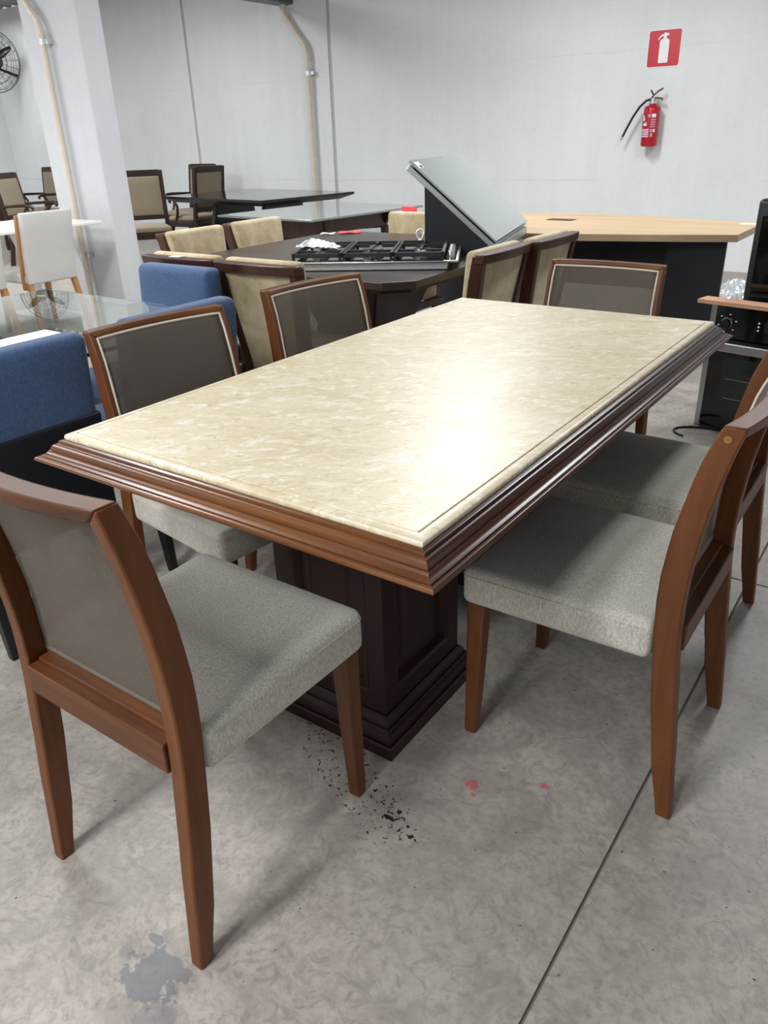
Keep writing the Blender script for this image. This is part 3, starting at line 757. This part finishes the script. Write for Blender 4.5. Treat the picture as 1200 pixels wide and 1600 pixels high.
# ------------------------------------------------------------------ white table and chairs
def white_table():
    t = thing('white_table', 'white lacquered dining table standing against the square column', 'table', (-5.24,2.33,0))
    MB().box(-.46,.46,-1.0,.97,.728,.75).build('tabletop', M['white_lacquer'], t, bevel=.004)
    for y in (-.6,.6):
        MB().loops([[(-a,y-.06,z),(a,y-.06,z),(a,y+.06,z),(-a,y+.06,z)] for z, a in ((.02,.12),(.35,.06),(.728,.28))]).build('pedestal', M['white_lacquer'], t, bevel=.004)
        MB().box(-.32,.32,y-.16,y+.16,0,.022).build('foot_plate', M['white_lacquer'], t, bevel=.004)
white_table()
def white_chair(label, group):
    t = thing('white_chair', label, 'chair', group=group)
    def lean(p): return (p.x*(1+.05*(p.z-.45)), p.y-.20*max(0, p.z-.45), p.z)
    MB().rbox(-.20,.20,-.20,-.145,.40,.895,.014,2,5,0,lean).build('back_shell', M['white_cloth'], t, 60)
    MB().rbox(-.205,.205,-.165,.235,.40,.475,.02,3,5,.01).build('seat', M['white_cloth'], t, 60)
    for s in (-1, 1):
        ls = [[(s*.205-.012,y,z),(s*.205+.012,y,z),(s*.205+.012,y+.03,z),(s*.205-.012,y+.03,z)] for z, y in ((.36,-.15),(.45,-.155),(.88,-.238))]
        MB().loops(ls).build('side_stile', M['beech'], t, bevel=.003)
        for y0, y1 in ((-.17,-.235),(.20,.225)):
            a = .020; b = .013; x0, x1 = s*.185, s*.205
            MB().loops([[(x1-b,y1-b,0),(x1+b,y1-b,0),(x1+b,y1+b,0),(x1-b,y1+b,0)],[(x0-a,y0-a,.405),(x0+a,y0-a,.405),(x0+a,y0+a,.405),(x0-a,y0+a,.405)]]).build('leg', M['beech'], t, bevel=.003)
    return t
GW = 'white chairs with oak legs at the white table'
w0 = white_chair('white leatherette chair with oak legs, its back towards the glass table', GW); place(w0, (-4.66,2.56,0), R(90))
w1 = copy_tree(w0); place(w1, (-4.66,1.98,0), R(94), 'white leatherette chair with oak legs, cut off beside the other white chair')

# ------------------------------------------------------------------ oak desk with black panels
def desk():
    t = thing('meeting_desk', 'boat-shaped pale oak meeting desk with black panels by the back wall', 'desk', (-1.25,4.26,0))
    xr = 1.25; m = MB()
    poly = []
    hw = lambda x: .315+.335*(1-(abs(x)/xr)**1.25)
    xs_ = [-.85+(xr+.85)*i/16 for i in range(17)]
    poly = [(x, -hw(x)) for x in xs_]+[(x, hw(x)) for x in reversed(xs_)]
    MB().prism(poly, .712, .752).build('desktop', M['oak'], t, 20, .002)
    MB().box(-.08,.10,.10,.19,.7515,.7555).build('cable_grommet', M['black'], t, bevel=.001)
    MB().box(-.6,1.13,-.06,-.035,.38,.712).build('modesty_panel', M['navy_black'], t)
    for x0, x1 in ((.85,1.18),(-.80,-.50)):
        MB().box(x0,x1,-.235,-.205,0,.712).build('leg_panel', M['navy_black'], t, bevel=.002)
desk()
tag(MB().box(-.05,.05,-.03,.03,0,.002).build('paper_label', M['paper']), 'white paper label on the far corner of the oak desk', 'paper').location = (-.06,4.50,.752)
# oven
def oven():
    t = thing('built_in_oven', 'black glass built-in oven with steel trims standing on the floor', 'oven', (.155,2.90,0), R(-12))
    Wd, H, D = .595, .575, .15
    MB().box(.012,Wd-.012,.03,D,.01,H-.01).build('cabinet', M['steel_light'], t, bevel=.003)
    for x in (.0, Wd-.03): MB().box(x, x+.03, -.006, .045, .0, H).build('side_trim', M['steel'], t, bevel=.002)
    cp = MB().box(.028,Wd-.028,-.012,.035,.432,H).build('control_panel', M['black_gloss'], t, bevel=.003)
    for x in (.085, Wd-.085):
        kb = MB().lathe([(.026,0),(.026,.006),(.021,.010),(.019,.028),(.001,.029)], 20).xf(Matrix.Translation((x,-.012,.50)) @ Matrix.Rotation(R(90),4,'X')).build('knob', M['black'], cp, 40)
        MB().tube([(x+.024*math.cos(a), -.020, .50+.024*math.sin(a)) for a in [k*2*PI/24 for k in range(24)]], .0022, 6, True).build('knob_ring', M['steel'], kb, 60)
        for k in range(6):
            a = k*PI/3+.3; MB().box(x+.04*math.cos(a)-.004, x+.04*math.cos(a)+.004, -.0130, -.0118, .50+.04*math.sin(a)-.002, .50+.04*math.sin(a)+.002).build('dial_mark', M['white'], cp)
    MB().box(.25,.36,-.0130,-.0118,.48,.525).build('display', M['black'], cp)
    for k in range(3): MB().lathe([(.004,0),(.004,.0014),(.001,.0015)], 10).xf(Matrix.Translation((.225,-.012,.485+k*.016)) @ Matrix.Rotation(R(90),4,'X')).build('indicator', M['white'], cp)
    dr = MB().box(.028,Wd-.028,-.016,.03,.012,.428).build('door', M['black_gloss'], t, bevel=.003)
    MB().box(.028,Wd-.028,-.040,-.016,.375,.418).build('door_handle', M['steel'], dr, bevel=.006)
    win = MB().box(.10,Wd-.10,-.0172,-.0155,.06,.35).build('door_window', M['oven_glass'], dr)
    for z in (.16,.25): MB().box(.12,Wd-.12,-.0182,-.0170,z,z+.002).build('rack_line', M['steel'], win)
M['oven_glass'] = plain('tinted oven window', '1c2220', .08)
oven()
def board():
    o = MB().box(-.06,.62,-.03,.06,0,.018).build('wooden_board', M['red_oak'], None, bevel=.002); o.location = (.155,2.90,.5755); o.rotation_euler = (0,0,R(-12))
    tag(o, 'raw reddish wooden board lying on top of the oven', 'board')
board()
def dark_unit():
    t = thing('wine_cooler', 'tall dark glass fronted appliance standing behind the oven', 'appliance', (.232,3.12,0), R(-8))
    MB().rbox(0,.48,0,.48,.0,1.0,.018,3,2).build('body', M['dark_glass'], t, 50)
    MB().box(.03,.45,-.004,.004,.08,.93).build('front_glass', M['black_gloss'], t, bevel=.001)
    MB().box(.05,.43,-.010,.0,.945,.965).build('handle', M['black'], t, bevel=.003)
M['dark_glass'] = plain('charcoal casing', '2f3234', .3, .3)
dark_unit()
tag(MB().tube([(-.10+.16*math.cos(a), -.06+.09*math.sin(a), .005) for a in [R(60+k*9) for k in range(20)]], .005, 8).build('power_cable', M['hose'], None, 60), 'black power cable on the floor in front of the oven', 'cable').location = (.36,2.82,0)
# plastic wrapped bundle on the floor
def bundle():
    m = MB(); nx, ny = 90, 56; rnd = random.Random(5); vs = []
    for j in range(ny+1):
        for i in range(nx+1):
            u, v = i/nx, j/ny; e = min(1, min(u,1-u)*9, min(v,1-v)*7)
            vs.append(((u-.5)*1.05+rnd.uniform(-.008,.008), (v-.5)*.7+rnd.uniform(-.008,.008), .002+e*(.20+rnd.uniform(-.022,.022)+.03*math.sin(u*23+v*5))))
    o = m.add(vs, [(j*(nx+1)+i, j*(nx+1)+i+1, (j+1)*(nx+1)+i+1, (j+1)*(nx+1)+i) for j in range(ny) for i in range(nx)]).build('wrapped_bundle', M['film'], None)
    o.location = (-.22,5.42,0); o.rotation_euler = (0,0,R(2)); tag(o, 'crumpled silvery plastic wrap heaped on the floor behind the desk', 'plastic wrap')
bundle()

# ------------------------------------------------------------------ wall things
def extinguisher():
    t = thing('fire_extinguisher', 'red fire extinguisher with black hose hanging on the white wall', 'fire extinguisher', (-1.66,7.395,1.135))
    r = .076
    MB().lathe([(.001,0),(r*.9,0),(r,.012),(r,.318),(r*.95,.335),(r*.78,.348),(r*.48,.356),(r*.40,.372)], 32).build('cylinder', M['red_paint'], t, 40)
    MB().lathe([(.034,.368),(.034,.392),(.026,.396),(.026,.415),(.016,.42),(.001,.42)], 20).build('valve', M['zinc'], t, 40)
    hd = M['valve_red']
    MB().loops([[(x,-.012,z-.008),(x,.012,z-.008),(x,.012,z+.008),(x,-.012,z+.008)] for x, z in ((-.012,.408),(.03,.415),(.075,.408),(.088,.398))]).build('carry_handle', hd, t, bevel=.002)
    MB().loops([[(x,-.011,z-.007),(x,.011,z-.007),(x,.011,z+.007),(x,-.011,z+.007)] for x, z in ((-.02,.418),(.0,.438),(.04,.470),(.082,.492))]).build('squeeze_lever', hd, t, bevel=.002)
    MB().tube([(-.002,0,.44),(-.03,-.004,.482)], .007, 8).build('gauge_pin', M['hose'], t, 60)
    h = MB().tube([(-.02,-.01,.405),(-.06,-.015,.395),(-.12,-.012,.345),(-.18,-.01,.255),(-.235,-.008,.15),(-.262,-.008,.09)], .0105, 12).build('hose', M['hose'], t, 60)
    MB().tube([(-.262,-.008,.09),(-.278,-.008,.06)], [.010,.012], 12).build('nozzle', M['zinc'], h, 60)
    MB().box(-.02,.02,.05,.105,.30,.40).build('wall_bracket', M['zinc'], t, bevel=.002)
    # printed label following the cylinder
    def patch(a0, a1, z0, z1, mat, name='label_print', rr=r+.0008):
        n = 8; m = MB(); vs = []
        for k in range(n+1):
            a = R(a0+(a1-a0)*k/n)-PI/2; vs += [(rr*math.cos(a), rr*math.sin(a), z0), (rr*math.cos(a), rr*math.sin(a), z1)]
        return m.add(vs, [(2*k,2*k+2,2*k+3,2*k+1) for k in range(n)]).build(name, mat, t)
    patch(-75, 60, .075, .285, M['label_red'], 'label')
    for z in (.083,.102,.121,.140): patch(-72, 8, z, z+.012, M['label_lilac'], rr=r+.0014)
    for z in (.165,.185,.205,.225): patch(16, 52, z, z+.012, M['label_pink'], rr=r+.0014)
    patch(22, 50, .250, .280, M['white'], rr=r+.0014); patch(-8, 16, .252, .276, M['label_pink'], rr=r+.0014)
    patch(-58,-36,.250,.268,M['white'],rr=r+.0014); patch(-50,-30,.222,.246,M['white'],rr=r+.0014); patch(-40,-12,.180,.200,M['white'],rr=r+.0014); patch(-28,-10,.200,.215,M['label_pink'],rr=r+.0014)
    patch(16,34,.125,.150,M['label_pink'],rr=r+.0014); patch(38,52,.125,.150,M['white'],rr=r+.0014); patch(20,36,.085,.115,M['label_pink'],rr=r+.0014)
M['valve_red'] = plain('dark red lever', '5c1219', .4)
M['label_red'] = plain('label red', 'a41f30', .4); M['label_lilac'] = plain('label lilac', 'd9c6da', .5); M['label_pink'] = plain('label pink', 'd58b98', .5)
extinguisher()
def sign():
    t = thing('extinguisher_sign', 'square red and white fire extinguisher sign above the extinguisher', 'sign', (-1.645,7.499,1.96))
    def rr(h, r, n=6):
        p = []
        for cx, cz, a0 in ((h-r,h-r,0),(-h+r,h-r,90),(-h+r,-h+r,180),(h-r,-h+r,270)):
            for k in range(n+1):
                a = R(a0+90*k/n); p.append((cx+r*math.cos(a), cz+r*math.sin(a)))
        return p
    def plate(poly, y0, y1, name, mat, par):
        return MB().loops([[(x,y0,z) for x, z in poly],[(x,y1,z) for x, z in poly]]).build(name, mat, par)
    plate(rr(.155,.022), -.001, -.003, 'white_border', M['white'], t)
    plate(rr(.147,.018), -.003, -.0045, 'red_field', M['red'], t)
    body = [(-.044,-.118),(.044,-.118),(.044,.052)]+[(.044*math.cos(R(a))-.0, .052+.030*math.sin(R(a))) for a in (20,40,60)]+[(.013,.082),(.013,.10),(.032,.102),(.036,.112),(.030,.121),(.012,.120),(.004,.128),(-.006,.128),(-.012,.118),(-.032,.112),(-.050,.098),(-.064,.072),(-.058,.068),(-.044,.086),(-.030,.096),(-.013,.098),(-.013,.082)]+[(-.044*math.cos(R(a)), .052+.030*math.sin(R(a))) for a in (60,40,20)]+[(-.044,.052)]
    plate(body, -.0045, -.006, 'pictogram', M['white'], t)
sign()
def fan():
    t = thing('wall_fan', 'black wall fan with round wire cage mounted high on the wall', 'fan', (-12.15,7.10,2.56), R(32))
    Rr = .44; m = MB()
    def ring(r, y, th=.004): return [(r*math.cos(k*2*PI/40), y, r*math.sin(k*2*PI/40)) for k in range(40)]
    cage = MB()
    for r, y in ((.44,0),(.40,-.05),(.34,-.08),(.27,-.095),(.19,-.105),(.40,.05),(.30,.08),(.19,.09)): cage.tube(ring(r, y), (.003 if r < .43 else .006), 6, True)
    for k in range(20):
        a = k*2*PI/20; c, s = math.cos(a), math.sin(a)
        cage.tube([(.10*c,-.11,.10*s),(.19*c,-.105,.19*s),(.34*c,-.08,.34*s),(.44*c,0,.44*s)], .002, 5); cage.tube([(.10*c,.095,.10*s),(.30*c,.08,.30*s),(.44*c,0,.44*s)], .002, 5)
    cage.build('cage', M['hose'], t, 60)
    MB().lathe([(.001,-.02),(.09,-.02),(.10,.0),(.09,.02),(.001,.02)], 24).xf(Matrix.Translation((0,-.11,0)) @ Matrix.Rotation(R(90),4,'X')).build('badge', M['black'], t, 40)
    MB().box(-.07,.07,-.134,-.128,-.012,.012).build('badge_print', M['label_gold'], t)
    hub = MB().lathe([(.001,-.06),(.06,-.055),(.07,0),(.06,.05),(.001,.055)], 24).xf(Matrix.Translation((0,-.02,0)) @ Matrix.Rotation(R(90),4,'X')).build('hub', M['black'], t, 40)
    for k in range(3):
        a0 = k*2*PI/3+.45; pts = []; b = MB(); n = 8; vs = []
        for i in range(n+1):
            u = i/n; r = .06+.33*u; w = .05+.10*math.sin(PI*min(1, u*.85+.1))
            for sgn in (-1, 1):
                a = a0+sgn*w*.5/max(.12, r)*.8; vs.append((r*math.cos(a), -.02+sgn*.035*(1-.4*u), r*math.sin(a)))
        o = b.add(vs, [(2*i,2*i+2,2*i+3,2*i+1) for i in range(n)]).build('blade', M['black'], t, 60); s = o.modifiers.new('s','SOLIDIFY'); s.thickness = .006
    MB().lathe([(.001,0),(.085,0),(.085,.12),(.06,.16),(.001,.16)], 24).xf(Matrix.Translation((0,.05,0)) @ Matrix.Rotation(R(-90),4,'X')).build('motor', M['black'], t, 40)
    inv = Matrix.Rotation(R(-32),4,'Z')
    p1 = inv @ Vector((0,.395,-.20)); MB().tube([(0,.15,-.02),(0,.20,-.10),tuple(p1*.98)], .02, 10).build('bracket', M['black'], t, 60)
M['label_gold'] = plain('gold print', 'b9a24a', .4)
fan()
